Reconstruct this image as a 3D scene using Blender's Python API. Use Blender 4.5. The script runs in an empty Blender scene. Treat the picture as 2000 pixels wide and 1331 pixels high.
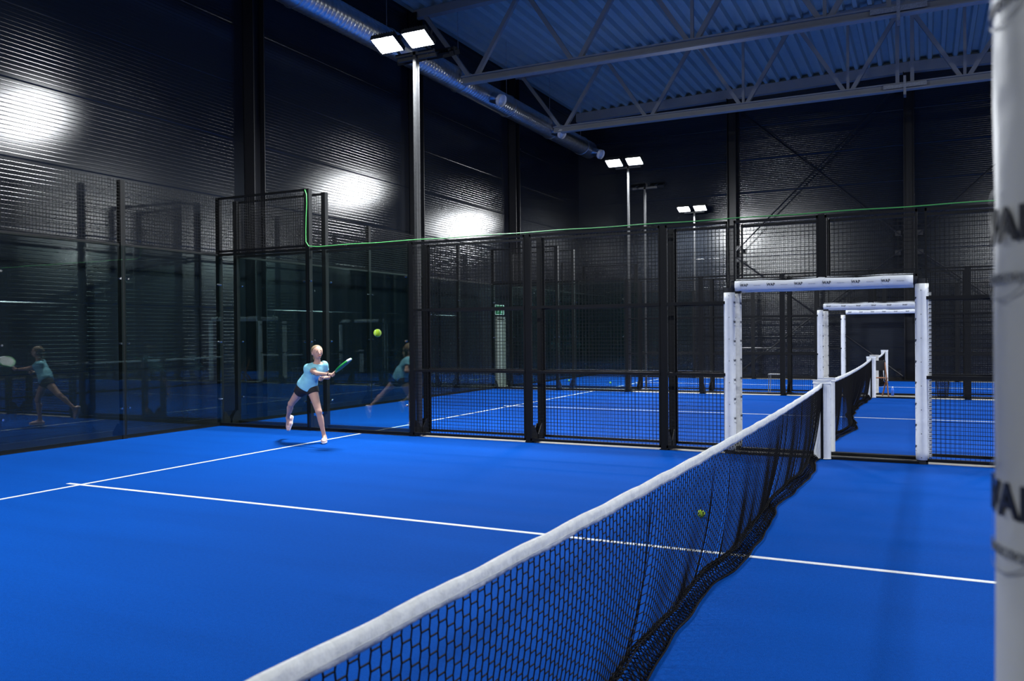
import bpy, math, random
import numpy as np
from mathutils import Vector, Matrix
random.seed(7); rng = np.random.default_rng(7)
sc = bpy.context.scene
COL = sc.collection
pi = math.pi

# ------------------------------------------------------------------ camera
CAM = Vector((1.1415, -0.9733, 1.5709)); YAW, PITCH, ROLL = 0.45798, -0.00787, -0.00869
fw = Vector((-math.sin(YAW)*math.cos(PITCH), math.cos(YAW)*math.cos(PITCH), math.sin(PITCH)))
rt = Vector((math.cos(YAW), math.sin(YAW), 0)); up = rt.cross(fw)
rt2 = math.cos(ROLL)*rt + math.sin(ROLL)*up; up2 = -math.sin(ROLL)*rt + math.cos(ROLL)*up
cd = bpy.data.cameras.new('camera'); cam = bpy.data.objects.new('camera', cd); COL.objects.link(cam)
mw = Matrix.Identity(4)
for i in range(3):
    mw[i][0] = rt2[i]; mw[i][1] = up2[i]; mw[i][2] = -fw[i]; mw[i][3] = CAM[i]
cam.matrix_world = mw
cd.sensor_width = 36; cd.lens = 1638.1/2000*36; cd.clip_start = 0.05; cd.clip_end = 200
cd.dof.use_dof = True; cd.dof.focus_distance = 11.5; cd.dof.aperture_fstop = 5.6
sc.camera = cam

# ------------------------------------------------------------------ world, view, light levels
w = bpy.data.worlds.new('world'); sc.world = w; w.use_nodes = True
w.node_tree.nodes['Background'].inputs[0].default_value = (.02, .03, .05, 1)
w.node_tree.nodes['Background'].inputs[1].default_value = 0.3
sc.view_settings.view_transform = 'Standard'; sc.view_settings.look = 'None'
sc.view_settings.gamma = 1; sc.view_settings.use_curve_mapping = False
sc.view_settings.exposure = 0.0
sc.cycles.use_denoising = True
sc.cycles.transparent_max_bounces = 40
sc.cycles.max_bounces = 8; sc.cycles.diffuse_bounces = 4; sc.cycles.glossy_bounces = 4
sc.cycles.sample_clamp_indirect = 8
sc.cycles.blur_glossy = 0.3
LAMP_W = 300.0
LAMP_COL = (0.93, 0.97, 1.0)

# ------------------------------------------------------------------ materials
def mat(name, col, rough=.5, metal=0, spec=.5, noise=None, bump=None, coat=0):
    m = bpy.data.materials.new(name); m.use_nodes = True
    nt = m.node_tree; b = nt.nodes['Principled BSDF']
    b.inputs['Base Color'].default_value = (*col, 1); b.inputs['Roughness'].default_value = rough
    b.inputs['Metallic'].default_value = metal; b.inputs['Specular IOR Level'].default_value = spec
    b.inputs['Coat Weight'].default_value = coat
    tc = nt.nodes.new('ShaderNodeTexCoord')
    if noise:
        sc_, amt = noise[:2]
        n = nt.nodes.new('ShaderNodeTexNoise'); n.inputs['Scale'].default_value = sc_; n.inputs['Detail'].default_value = 5
        nt.links.new(tc.outputs['Object'], n.inputs['Vector'])
        r = nt.nodes.new('ShaderNodeMapRange'); r.inputs[1].default_value = .3; r.inputs[2].default_value = .7
        r.inputs[3].default_value = 1-amt; r.inputs[4].default_value = 1+amt
        nt.links.new(n.outputs[0], r.inputs[0])
        mx = nt.nodes.new('ShaderNodeVectorMath'); mx.operation = 'SCALE'; mx.inputs[0].default_value = col
        nt.links.new(r.outputs[0], mx.inputs['Scale']); nt.links.new(mx.outputs[0], b.inputs['Base Color'])
    if bump:
        n2 = nt.nodes.new('ShaderNodeTexNoise'); n2.inputs['Scale'].default_value = bump[0]; n2.inputs['Detail'].default_value = 3
        nt.links.new(tc.outputs['Object'], n2.inputs['Vector'])
        bp = nt.nodes.new('ShaderNodeBump'); bp.inputs['Strength'].default_value = bump[1]; bp.inputs['Distance'].default_value = bump[2]
        nt.links.new(n2.outputs[0], bp.inputs['Height']); nt.links.new(bp.outputs[0], b.inputs['Normal'])
    return m

def turf_material():
    m = mat('blue turf', (.0009, .0475, .262), .9, spec=.03)
    nt = m.node_tree; b = nt.nodes['Principled BSDF']; tc = nt.nodes['Texture Coordinate']
    def noise(s, d, vec=None):
        n = nt.nodes.new('ShaderNodeTexNoise'); n.inputs['Scale'].default_value = s; n.inputs['Detail'].default_value = d
        nt.links.new(vec or tc.outputs['Object'], n.inputs['Vector']); return n.outputs[0]
    def rng_(x, a, c, lo, hi):
        r = nt.nodes.new('ShaderNodeMapRange'); r.inputs[1].default_value = a; r.inputs[2].default_value = c
        r.inputs[3].default_value = lo; r.inputs[4].default_value = hi; nt.links.new(x, r.inputs[0]); return r.outputs[0]
    def mul(a, c):
        k = nt.nodes.new('ShaderNodeMath'); k.operation = 'MULTIPLY'; nt.links.new(a, k.inputs[0]); nt.links.new(c, k.inputs[1]); return k.outputs[0]
    mp = nt.nodes.new('ShaderNodeMapping'); mp.inputs['Scale'].default_value = (.25, 1.6, 1); nt.links.new(tc.outputs['Object'], mp.inputs[0])
    v = mul(mul(rng_(noise(220, 2), .3, .7, .80, 1.2), rng_(noise(45, 4), .3, .7, .93, 1.07)), rng_(noise(1.3, 4, mp.outputs[0]), .3, .7, .93, 1.05))
    s = nt.nodes.new('ShaderNodeVectorMath'); s.operation = 'SCALE'; s.inputs[0].default_value = (.0009, .0475, .262)
    nt.links.new(v, s.inputs['Scale'])
    sand = nt.nodes.new('ShaderNodeMix'); sand.data_type = 'RGBA'
    nt.links.new(rng_(noise(420, 1), .74, .80, 0, .35), sand.inputs[0]); nt.links.new(s.outputs[0], sand.inputs[6])
    sand.inputs[7].default_value = (.45, .6, .85, 1)
    nt.links.new(sand.outputs[2], b.inputs['Base Color'])
    bp = nt.nodes.new('ShaderNodeBump'); bp.inputs['Strength'].default_value = .5; bp.inputs['Distance'].default_value = .004
    nt.links.new(noise(260, 2), bp.inputs['Height']); nt.links.new(bp.outputs[0], b.inputs['Normal'])
    return m

def schlick(nt, f0):
    g = nt.nodes.new('ShaderNodeNewGeometry')
    d = nt.nodes.new('ShaderNodeVectorMath'); d.operation = 'DOT_PRODUCT'
    nt.links.new(g.outputs['Incoming'], d.inputs[0]); nt.links.new(g.outputs['Normal'], d.inputs[1])
    def mth(op, a, b=None):
        n = nt.nodes.new('ShaderNodeMath'); n.operation = op
        for i, x in enumerate((a, b)):
            if x is None: continue
            if isinstance(x, (int, float)): n.inputs[i].default_value = x
            else: nt.links.new(x, n.inputs[i])
        return n.outputs[0]
    c = mth('ABSOLUTE', d.outputs['Value']); c = mth('SUBTRACT', 1.0, c); c = mth('POWER', c, 5.0)
    c = mth('MULTIPLY', c, 1-f0); return mth('ADD', c, f0)

def glass_material():
    m = bpy.data.materials.new('court glass'); m.use_nodes = True; nt = m.node_tree; nt.nodes.clear()
    out = nt.nodes.new('ShaderNodeOutputMaterial'); mix = nt.nodes.new('ShaderNodeMixShader')
    tr = nt.nodes.new('ShaderNodeBsdfTransparent'); tr.inputs[0].default_value = (.86, .93, .92, 1)
    gl = nt.nodes.new('ShaderNodeBsdfGlossy'); gl.inputs['Roughness'].default_value = 0.0; gl.inputs[0].default_value = (.95, 1, 1, 1)
    c = schlick(nt, .045)
    nt.links.new(c, mix.inputs[0]); nt.links.new(tr.outputs[0], mix.inputs[1]); nt.links.new(gl.outputs[0], mix.inputs[2])
    nt.links.new(mix.outputs[0], out.inputs[0]); return m

def wall_material():
    m = bpy.data.materials.new('dark wall sheet'); m.use_nodes = True; nt = m.node_tree; nt.nodes.clear()
    out = nt.nodes.new('ShaderNodeOutputMaterial'); mix = nt.nodes.new('ShaderNodeMixShader')
    df = nt.nodes.new('ShaderNodeBsdfDiffuse'); df.inputs[0].default_value = (.011, .013, .017, 1)
    gl = nt.nodes.new('ShaderNodeBsdfGlossy'); gl.distribution = 'BECKMANN'; gl.inputs['Roughness'].default_value = .21
    nt.links.new(schlick(nt, .05), mix.inputs[0]); nt.links.new(df.outputs[0], mix.inputs[1]); nt.links.new(gl.outputs[0], mix.inputs[2])
    nt.links.new(mix.outputs[0], out.inputs[0]); return m

def emis(name, col, s):
    m = bpy.data.materials.new(name); m.use_nodes = True; nt = m.node_tree
    b = nt.nodes['Principled BSDF']; b.inputs['Base Color'].default_value = (*col, 1)
    b.inputs['Emission Color'].default_value = (*col, 1); b.inputs['Emission Strength'].default_value = s
    return m

M = dict(
    turf=turf_material(), glass=glass_material(),
    line=mat('white turf line', (.55, .57, .60), .8, noise=(120, .10)),
    concrete=mat('bare concrete', (.20, .188, .165), .7, noise=(6, .15)),
    steel=mat('black powder coated steel', (.0045, .005, .0055), .6, spec=.2),
    wall=wall_material(),
    column=mat('dark painted steel column', (.006, .0065, .009), .45, spec=.3),
    truss=mat('light grey truss paint', (.26, .265, .265), .55, noise=(3, .06)),
    deck=mat('light roof deck', (.34, .42, .42), .6, noise=(2, .05)),
    duct=mat('galvanised duct', (.55, .57, .60), .28, metal=1, noise=(8, .15)),
    galv=mat('galvanised steel', (.42, .43, .44), .4, metal=.9, noise=(30, .2)),
    pole=mat('dark grey pole', (.04, .041, .043), .4, metal=.2, noise=(30, .2)),
    vinyl=mat('white vinyl padding', (.72, .74, .76), .45, spec=.5, noise=(9, .05), bump=(7, .35, .02)),
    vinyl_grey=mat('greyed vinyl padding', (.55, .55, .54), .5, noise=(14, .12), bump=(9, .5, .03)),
    tape=mat('white net tape', (.62, .63, .63), .6, noise=(30, .07), bump=(16, .6, .02)),
    net=mat('black net cord', (.003, .003, .004), .8, spec=.08),
    ink=mat('navy print', (.012, .016, .03), .5),
    inkgrey=mat('pale grey print', (.36, .38, .42), .5),
    cap=mat('dark grey cap', (.02, .021, .023), .6, spec=.2),
    chrome=mat('steel bolt head', (.6, .6, .62), .2, metal=1),
    housing=mat('dark lamp housing', (.01, .011, .012), .6, spec=.2),
    ball=mat('yellow felt ball', (.42, .68, .03), .9, noise=(200, .15)),
    seam=mat('ball seam', (.75, .8, .7), .8),
    green=mat('green cord', (.05, .28, .07), .5),
    exitg=emis('exit sign green', (.005, .11, .04), .25),
    exitw=emis('exit sign white', (.6, .75, .65), .15),
    door=mat('pale grey door', (.22, .215, .19), .5, noise=(4, .05)),
    red=mat('red call point', (.45, .03, .03), .4),
    skin=mat('skin', (.50, .29, .22), .55, spec=.35, noise=(25, .05)),
    hair=mat('blonde hair', (.20, .135, .075), .6, noise=(60, .25)),
    tee=mat('light blue jersey', (.24, .58, .68), .8, noise=(18, .08), bump=(14, .2, .02)),
    shorts=mat('black shorts cloth', (.008, .008, .009), .8),
    shoe=mat('pale pink shoe', (.62, .42, .39), .6, noise=(60, .1)),
    sole=mat('white shoe sole', (.80, .78, .78), .5),
    eye=mat('dark eye', (.02, .02, .03), .2),
    lip=mat('lip', (.42, .12, .11), .5),
    racket=mat('green racket', (.01, .28, .04), .35),
    racketdark=mat('black racket face', (.015, .03, .02), .4),
    wood=mat('brown wood', (.18, .07, .03), .6, noise=(20, .2)),
    white=mat('white plastic', (.8, .8, .8), .4),
    blue=mat('blue bottle', (.03, .12, .6), .3),
)

# ------------------------------------------------------------------ mesh helpers
class MB:
    def __init__(s): s.v = []; s.f = []; s.n = 0
    def add(s, v, f):
        v = np.asarray(v, float).reshape(-1, 3); s.v.append(v); n = s.n
        s.f += [tuple(i+n for i in q) for q in f]; s.n += len(v); return s
    def box(s, c, d):
        c = np.array(c, float); h = np.array(d, float)/2
        v = [c+h*np.array((x, y, z)) for x in (-1, 1) for y in (-1, 1) for z in (-1, 1)]
        return s.add(v, [(0, 1, 3, 2), (4, 6, 7, 5), (0, 4, 5, 1), (2, 3, 7, 6), (0, 2, 6, 4), (1, 5, 7, 3)])
    def bar(s, a, b, wd, ht, upv=(0, 0, 1)):
        a = np.array(a, float); b = np.array(b, float); d = (b-a)/np.linalg.norm(b-a)
        u = np.array(upv, float); sd = np.cross(d, u)
        if np.linalg.norm(sd) < 1e-6: sd = np.cross(d, (1, 0, 0))
        sd /= np.linalg.norm(sd); u = np.cross(sd, d)
        v = [p+sd*x*wd/2+u*y*ht/2 for p in (a, b) for x, y in ((-1, -1), (1, -1), (1, 1), (-1, 1))]
        return s.add(v, [(0, 1, 2, 3), (7, 6, 5, 4), (0, 4, 5, 1), (1, 5, 6, 2), (2, 6, 7, 3), (3, 7, 4, 0)])
    def tube(s, P, r, n=8, cap=True, sy=1.0):
        P = [np.array(p, float) for p in P]; R = r if hasattr(r, '__len__') else [r]*len(P)
        prev = None; V = []
        for i, p in enumerate(P):
            t = P[min(i+1, len(P)-1)]-P[max(i-1, 0)]; t = t/np.linalg.norm(t)
            if prev is None:
                a = np.array((0, 0, 1.)) if abs(t[2]) < .9 else np.array((1., 0, 0))
                u = np.cross(t, a)
            else: u = prev-t*np.dot(prev, t)
            u /= np.linalg.norm(u); prev = u; q = np.cross(t, u)
            for k in range(n):
                an = 2*pi*k/n; V.append(p+R[i]*(math.cos(an)*u+math.sin(an)*q*sy))
        F = []
        for i in range(len(P)-1):
            for k in range(n):
                k2 = (k+1) % n; F.append((i*n+k, i*n+k2, (i+1)*n+k2, (i+1)*n+k))
        if cap: F += [tuple(range(n))[::-1], tuple(range((len(P)-1)*n, len(P)*n))]
        return s.add(V, F)
    def prism(s, poly, ax, a, b):           # polygon in the two axes other than ax
        V = []; o = [i for i in range(3) if i != ax]
        for t in (a, b):
            for p in poly:
                v = [0, 0, 0]; v[ax] = t; v[o[0]] = p[0]; v[o[1]] = p[1]; V.append(v)
        n = len(poly); F = [tuple(range(n)), tuple(range(n, 2*n))[::-1]]+[(i, (i+1) % n, (i+1) % n+n, i+n) for i in range(n)]
        return s.add(V, F)
    def ball(s, c, r, nu=20, nv=12):
        r = np.array(r if hasattr(r, '__len__') else (r, r, r), float); V = [(0, 0, 1)]; 
        for i in range(1, nv):
            for k in range(nu):
                a = pi*i/nv; b = 2*pi*k/nu; V.append((math.sin(a)*math.cos(b), math.sin(a)*math.sin(b), math.cos(a)))
        V.append((0, 0, -1)); F = [(0, 1+k, 1+(k+1) % nu) for k in range(nu)]
        for i in range(nv-2):
            for k in range(nu):
                k2 = (k+1) % nu; F.append((1+i*nu+k, 1+(i+1)*nu+k, 1+(i+1)*nu+k2, 1+i*nu+k2))
        L = len(V)-1; F += [(L, 1+(nv-2)*nu+(k+1) % nu, 1+(nv-2)*nu+k) for k in range(nu)]
        return s.add(np.array(V)*r+np.array(c, float), F)
    def mesh(s, name, m, smooth=False):
        me = bpy.data.meshes.new(name)
        me.from_pydata(np.concatenate(s.v).tolist() if s.v else [], [], s.f)
        me.materials.append(m)
        if smooth: me.polygons.foreach_set('use_smooth', [True]*len(me.polygons))
        me.update(); return me
    def build(s, name, m, parent=None, smooth=False, loc=None):
        return obj(name, s.mesh(name, m, smooth), parent, loc)

def obj(name, me, parent=None, loc=None):
    o = bpy.data.objects.new(name, me); COL.objects.link(o)
    if parent: o.parent = parent
    if loc is not None: o.location = loc
    return o
def bevel(o, w_=.005, seg=2):
    b = o.modifiers.new('bevel', 'BEVEL'); b.width = w_; b.segments = seg; b.limit_method = 'ANGLE'; return o
def tag(o, label, cat, group=None):
    o['label'] = label; o['category'] = cat
    if group: o['group'] = group
    return o
def thing(name, label, cat, loc=(0, 0, 0), rz=0, group=None):
    o = bpy.data.objects.new(name, None); COL.objects.link(o); o.location = loc; o.rotation_euler = (0, 0, rz)
    o.empty_display_size = .1
    return tag(o, label, cat, group)
def struct(name, bm, m, smooth=False):
    o = bm.build(name, m, None, smooth); o['kind'] = 'structure'; return o
def copy_tree(o, parent=None):
    c = o.copy(); COL.objects.link(c); c.parent = parent
    for ch in o.children: copy_tree(ch, c)
    return c
def text_mesh(txt, size, m, ext=.0008, bold=.0, sp=1.0):
    cu = bpy.data.curves.new('t', 'FONT'); cu.body = txt; cu.size = size; cu.extrude = ext; cu.offset = bold
    cu.align_x = 'CENTER'; cu.align_y = 'CENTER'; cu.resolution_u = 3; cu.space_character = sp
    o = bpy.data.objects.new('t', cu); COL.objects.link(o)
    dg = bpy.context.evaluated_depsgraph_get(); me = bpy.data.meshes.new_from_object(o.evaluated_get(dg))
    v = np.array([x.co[:] for x in me.vertices]); f = [tuple(p.vertices) for p in me.polygons]
    bpy.data.objects.remove(o); bpy.data.curves.remove(cu); bpy.data.meshes.remove(me)
    return v, f

# ------------------------------------------------------------------ layout (metres): X along the courts, Y across them
HX0, HX1, HY0, HY1 = -10.45, 11.85, -10.0, 28.3
YA0, YA1 = 0.0, 10.0; YB0, YB1 = 10.42, 20.42; YC0, YC1 = 21.6, 27.6
def roofz(x): return 9.98-.022*abs(x-.7)

# ---- floor and turf
struct('floor', MB().box(((HX0+HX1)/2, (HY0+HY1)/2, -.11), (HX1-HX0+.6, HY1-HY0+.6, .2)), M['concrete'])
def turf(y0, y1, single=False):
    o = struct('floor', MB().box((0, (y0+y1)/2, -.005), (20.0, y1-y0, .01)), M['turf'])
    for sx in (-1, 1):
        MB().box((sx*6.95, (y0+y1)/2, .0012), (.05, y1-y0-.12, .0024)).build('court_line', M['line'], o)
    MB().box((0, (y0+y1)/2, .0012), (14.3, .05, .0028)).build('court_line', M['line'], o)
    return o
turf(YA0, YA1); turf(YB0, YB1); turf(YC0, YC1)

# ---- walls: flat sheet with narrow horizontal grooves and deeper panel joints
def ribbed(z0, z1, pitch=.062):
    P = [(0, z0)]; z = z0; joints = [1.02, 2.05, 3.1, 4.14, 5.22, 6.3, 7.4, 8.5, 9.4]
    while z < z1-.09:
        j = [q for q in joints if z <= q < z+pitch]
        if j: d, hw, n = .006, .014, 6
        else: d, hw, n = .0008, .009, 8
        c = z+pitch-hw
        for i in range(n+1):
            t_ = -1+2*i/n; P.append((-d*.5*(1+math.cos(pi*t_)), c+hw*t_))
        z = c+hw
    P.append((0, z1)); return P
def ribwall(name, x0y0, x1y1, nrm, z1):
    P = ribbed(0, z1); V = []; F = []
    for q in (x0y0, x1y1):
        for d, z in P: V.append((q[0]+nrm[0]*d, q[1]+nrm[1]*d, z))
    n = len(P)
    for i in range(n-1): F.append((i, i+1, n+i+1, n+i))
    m = MB().add(V, F)
    cx, cy = (x0y0[0]+x1y1[0])/2-nrm[0]*.12, (x0y0[1]+x1y1[1])/2-nrm[1]*.12   # sandwich panel core behind the sheet
    m.box((cx, cy, z1/2), (max(abs(x1y1[0]-x0y0[0]), .16), max(abs(x1y1[1]-x0y0[1]), .16), z1))
    return struct(name, m, M['wall'])
ribwall('wall_left', (HX0, HY0), (HX0, HY1), (1, 0), 9.72)
ribwall('wall_back', (HX0, HY1), (HX1, HY1), (0, -1), 9.73)
ribwall('wall_right', (HX1, HY1), (HX1, HY0), (-1, 0), 9.72)
ribwall('wall_front', (HX1, HY0), (HX0, HY0), (0, 1), 9.73)
for nm, c, d in (('baseboard_left', (HX0+.02, (HY0+HY1)/2, .04), (.04, HY1-HY0-.1, .10)), ('baseboard_back', (.7, HY1-.02, .04), (HX1-HX0-.1, .04, .10))):
    struct(nm, MB().box(c, d), M['column'])

# ---- roof deck, ribs along Y
m = MB(); prof = []
x = HX0-.2
while x < HX1+.2:
    for dx, h in ((0, 0), (.10, 0), (.14, .13), (.31, .13)): prof.append((x+dx, roofz(x+dx)+h))
    x += .35
n = len(prof); V = [(a, y, b) for y in (HY0, HY1+.1) for a, b in prof]+[(a, y, b+.01) for y in (HY0, HY1+.1) for a, b in prof]
F = [(i, i+1, n+i+1, n+i) for i in range(n-1)]+[(2*n+i, 3*n+i, 3*n+i+1, 2*n+i+1) for i in range(n-1)]
struct('ceiling', m.add(V, F), M['deck'])
m = MB()
for a, b in ((HX0, .7), (.7, HX1)): m.bar((a, HY1-.12, roofz(a)-.17), (b, HY1-.12, roofz(b)-.17), .22, .32)
tag(m.build('eaves_beam', M['truss']), 'long pale beam under the roof deck ends along the end wall', 'beam')

# ---- wall columns
def hcol(x, y, ax, z1, label):
    t = thing('steel_column', label, 'column', (x, y, 0))
    m = MB()
    if ax == 0: m.box((0, -.14, z1/2), (.24, .02, z1)).box((0, .14, z1/2), (.24, .02, z1)).box((0, 0, z1/2), (.02, .28, z1)); bd = (.26, .40, .03)
    else: m.box((-.14, 0, z1/2), (.02, .36, z1)).box((.14, 0, z1/2), (.02, .36, z1)).box((0, 0, z1/2), (.28, .02, z1)); bd = (.44, .5, .03)
    m.build('column_shaft', M['column'], t)
    MB().box((0, 0, .005), bd).build('base_plate', M['column'], t)
for y, l in ((11.25, 'dark steel column on the left wall nearest the camera'), (16.95, 'dark steel column on the left wall behind the nearest tall lamp pole'),
             (22.55, 'dark steel column on the left wall, third and farthest along it')):
    hcol(HX0+.135, y, 0, roofz(-11)-.1, l)
for x, l in ((-4.75, 'dark steel column on the end wall left of the crossed braces'), (.7, 'dark steel column at the middle of the end wall under the roof ridge'), (6.2, 'dark steel column on the end wall right of the ridge')):
    hcol(x, HY1-.19, 1, roofz(x)-.34, l)
# ---- crossed wall braces
def brace(a, b, label):
    t = thing('wall_brace', label, 'brace', (0, 0, 0))
    A, B = Vector(a), Vector(b)
    MB().tube([a, b], .024, 8).build('brace_rod', M['column'], t)
    d = (B-A).normalized()
    for p in (A+d*.15, B-d*.15):
        MB().box(tuple(p), (.16, .02, .16)).build('gusset_plate', M['column'], t)
yb = HY1-.42
brace((-4.6, yb, 4.3), (.5, yb, 9.3), 'thin wall brace rising right from the left end column to the roof ridge')
brace((-4.6, yb-.07, 9.2), (.5, yb-.07, 4.5), 'thin wall brace falling right across the upper left bay of the end wall')
brace((-4.6, yb, .15), (.5, yb, 4.1), 'thin wall brace rising right behind the white padded door frames')
brace((-4.6, yb-.07, 4.1), (.5, yb-.07, .15), 'thin wall brace falling right to the floor behind the farthest net post')
brace((.9, yb, 4.1), (6.0, yb, .15), 'thin wall brace falling right behind the mesh at the right edge')
brace((.9, yb, 4.5), (6.0, yb, 9.3), 'thin wall brace rising right in the upper right bay of the end wall')

# ---- roof trusses
def truss(y, label):
    t = thing('roof_truss', label, 'truss', (0, y, 0))
    zb = 7.70; nodes = [.7-9.41, .7-6.72, .7-4.03, .7-1.345, .7+1.345, .7+4.03, .7+6.72, .7+9.41]; tops = [-10.15, .7-8.06, .7-5.38, .7-2.69, .7, .7+2.69, .7+5.38, .7+8.06, 11.5]
    m = MB().box((.7-4.85, 0, zb), (9.7, .2, .03)).box((.7-4.85, 0, zb+.16), (9.7, .2, .03)).box((.7-4.85, 0, zb+.08), (9.7, .05, .16))
    m.build('bottom_chord', M['truss'], t)
    m = MB().box((.7+4.85, 0, zb), (9.7, .2, .03)).box((.7+4.85, 0, zb+.16), (9.7, .2, .03)).box((.7+4.85, 0, zb+.08), (9.7, .05, .16))
    m.build('bottom_chord', M['truss'], t)
    for a, b in ((HX0+.1, .7), (.7, HX1-.1)):
        MB().bar((a, 0, roofz(a)-.12), (b, 0, roofz(b)-.12), .2, .2).build('top_chord', M['truss'], t)
    for i, xn in enumerate(nodes):
        for xt in (tops[i], tops[i+1]):
            o = .1 if xt > xn else -.1
            MB().bar((xn+o, 0, zb+.16), (xt-o, 0, roofz(xt)-.2), .10, .10, (0, 1, 0)).build('diagonal', M['truss'], t)
        if 2 <= i <= 5: MB().bar((xn, 0, zb+.16), (xn, 0, roofz(xn)-.2), .07, .07, (0, 1, 0)).build('vertical', M['truss'], t)
    for dx in (-.17, .17): MB().bar((.7+dx, 0, zb+.1), (.7+dx, 0, 9.8), .09, .09, (0, 1, 0)).build('vertical', M['truss'], t)
    MB().box((.7, 0, zb+.08), (.06, .34, .48)).box((.7, -.13, zb+.08), (1.0, .02, .10)).build('splice_plate', M['galv'], t)
truss(17.0, 'nearest pale steel roof truss with open diagonals')
truss(22.65, 'farther pale steel roof truss, the one in front of the end wall')

# ---- ventilation duct
t = thing('ventilation_duct', 'long round galvanised duct hung high along the left wall', 'duct', (-9.3, 0, 7.93))
P = []; R = []
y = 4.0
while y < 26.4:
    P += [(0, y, 0), (0, y+.085, 0), (0, y+.095, 0), (0, y+.11, 0)]; R += [.285, .285, .2885, .285]; y += .12
m = MB().tube(P, R, 32); m.build('duct_pipe', M['duct'], t, True)
for yy in (18.7, 22.8, 26.2):
    nz = MB().tube([(.15, yy, -.08), (.42, yy-.03, -.20), (.50, yy-.05, -.24)], [.15, .14, .155], 20).build('air_nozzle', M['duct'], t, True)
    MB().tube([(.47, yy-.045, -.225), (.56, yy-.06, -.265)], .16, 20, False).tube([(.50, yy-.05, -.24), (.515, yy-.052, -.247)], .15, 20).build('nozzle_ring', M['white'], nz, True)
for yy in (11.2, 14.2, 17.3, 20.0, 23.0, 25.6):
    MB().bar((0, yy, .28), (0, yy, 1.85), .012, .012).tube([(.3*math.cos(a), yy, .3*math.sin(a)) for a in np.linspace(0, 2*pi, 25)], .01, 4, False).build('hanger_strap', M['galv'], t)

# ------------------------------------------------------------------ fences
BAY = 2.0
def wires(w_, z0, z1, jag=False, step=.05, r=.0038):
    m = MB(); nx = int(round(w_/step))
    for i in range(1, nx): x_ = i*w_/nx; m.box((x_, .002, (z0+z1+(.03 if jag else 0))/2), (r, r, z1-z0+(.03 if jag else 0)))
    nz = int(round((z1-z0)/step))
    for k in range(0 if jag else 1, nz+(1 if jag else 0)): m.box((w_/2, -.002, z0+k*(z1-z0)/nz), (w_, r, r))
    return m
wire_cache = {}
def wire_mesh(w_, z0, z1, jag=False):
    k = (round(w_, 3), z0, z1, jag)
    if k not in wire_cache: wire_cache[k] = wires(w_, z0, z1, jag).mesh('mesh_panel', M['steel'])
    return wire_cache[k]
box_cache = {}
def box_mesh(name, dims, m, mbfun=None):
    k = (name, tuple(np.round(dims, 3)), m.name)
    if k not in box_cache: box_cache[k] = (mbfun() if mbfun else MB().box((0, 0, 0), dims)).mesh(name, m)
    return box_cache[k]
def frame_mb(w_, z0, z1, mids=(), s=.035):
    m = MB()
    for z in (z0+s/2, z1-s/2): m.box((w_/2, 0, z), (w_-.08, s, s))
    for z in mids: m.box((w_/2, -.01, z), (w_-.08, s, s*1.1))
    for x_ in (.05, w_-.05): m.box((x_, 0, (z0+z1)/2), (s*.6, s, z1-z0))
    return m
def bracket_mb(sgn):
    m = MB(); poly = [(0, 0), (.16*sgn, 0), (.16*sgn, .10), (.05*sgn, .24), (0, .24)]
    m.prism(poly, 0, -.045, -.033); m.prism(poly, 0, .033, .045); m.box((0, .08*sgn, .006), (.14, .22, .012)); return m
brk = {s: bracket_mb(s).mesh('base_bracket', M['steel']) for s in (-1, 1)}
def bolt_mesh(pts):
    m = MB()
    for x_, z in pts:
        m.tube([(x_, -.02, z), (x_, .02, z)], .016, 12)
    return m
def post(t, x_, h, out, y0=0):
    p = obj('post', box_mesh('post', (.08, .08, h), M['steel']), t, (x_, y0, h/2))
    b = obj('base_bracket', brk[out], p, (0, .03*out, -h/2)); return p
def fence(name_label, loc, rz, spans, posts, out, kind='fence'):
    """spans: (x0,x1,style) in local x; out: local y side (+1/-1) that faces away from the court"""
    t = thing('court_fence', name_label, 'fence', loc, rz)
    for x_, h in posts: post(t, x_, h, out)
    for x0, x1, st in spans:
        w_ = x1-x0
        if 'g' in st:
            g = obj('glass_panel', box_mesh('glass_panel', (w_-.03, .012, 2.93), M['glass']), t, ((x0+x1)/2, -.05*out, .06+2.93/2))
            bm = bolt_mesh([(sx*(w_/2-.07), zz) for sx in (-1, 1) for zz in (-1.05, -.05, .95)])
            for sx in (-1, 1):
                for zz in (-1.05, -.05, .95):
                    k = 'bolt'
                    if k not in box_cache: box_cache[k] = MB().tube([(0, -.018, 0), (0, .018, 0)], .016, 12).mesh('glass_bolt', M['chrome'])
                    obj('glass_bolt', box_cache[k], g, (sx*(w_/2-.07), 0, zz))
            obj('bottom_rail', box_mesh('bottom_rail', (w_-.08, .06, .05), M['steel']), t, ((x0+x1)/2, 0, .03))
            obj('top_rail', box_mesh('top_rail', (w_-.08, .04, .04), M['steel']), t, ((x0+x1)/2, 0, 3.0))
        if 'm' in st:
            o = obj('mesh_panel', wire_mesh(w_, .05, 2.97), t, (x0, -.03*out, 0))
            fr = frame_mb(w_, .03, 3.0, (1.02, 1.95)).build('panel_frame', M['steel'], o)
        if 't' in st:       # framed mesh on top of the glass
            o = obj('mesh_panel', wire_mesh(w_, 3.04, 3.97), t, (x0, -.03*out, 0)); frame_mb(w_, 3.04, 4.0).build('panel_frame', M['steel'], o)
        if 'j' in st:       # unframed mesh with wire ends standing up
            obj('mesh_panel', wire_mesh(w_, 3.04, 3.97, True), t, (x0, -.03*out, 0))
        if 'd' in st:       # over the doorway
            o = obj('mesh_panel', wire_mesh(w_, 2.22, 2.97), t, (x0, -.03*out, 0)); frame_mb(w_, 2.20, 3.0).build('panel_frame', M['steel'], o)
            obj('door_sill', box_mesh('door_sill', (w_, .10, .03), M['steel']), t, ((x0+x1)/2, 0, .015))
    return t
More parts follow.
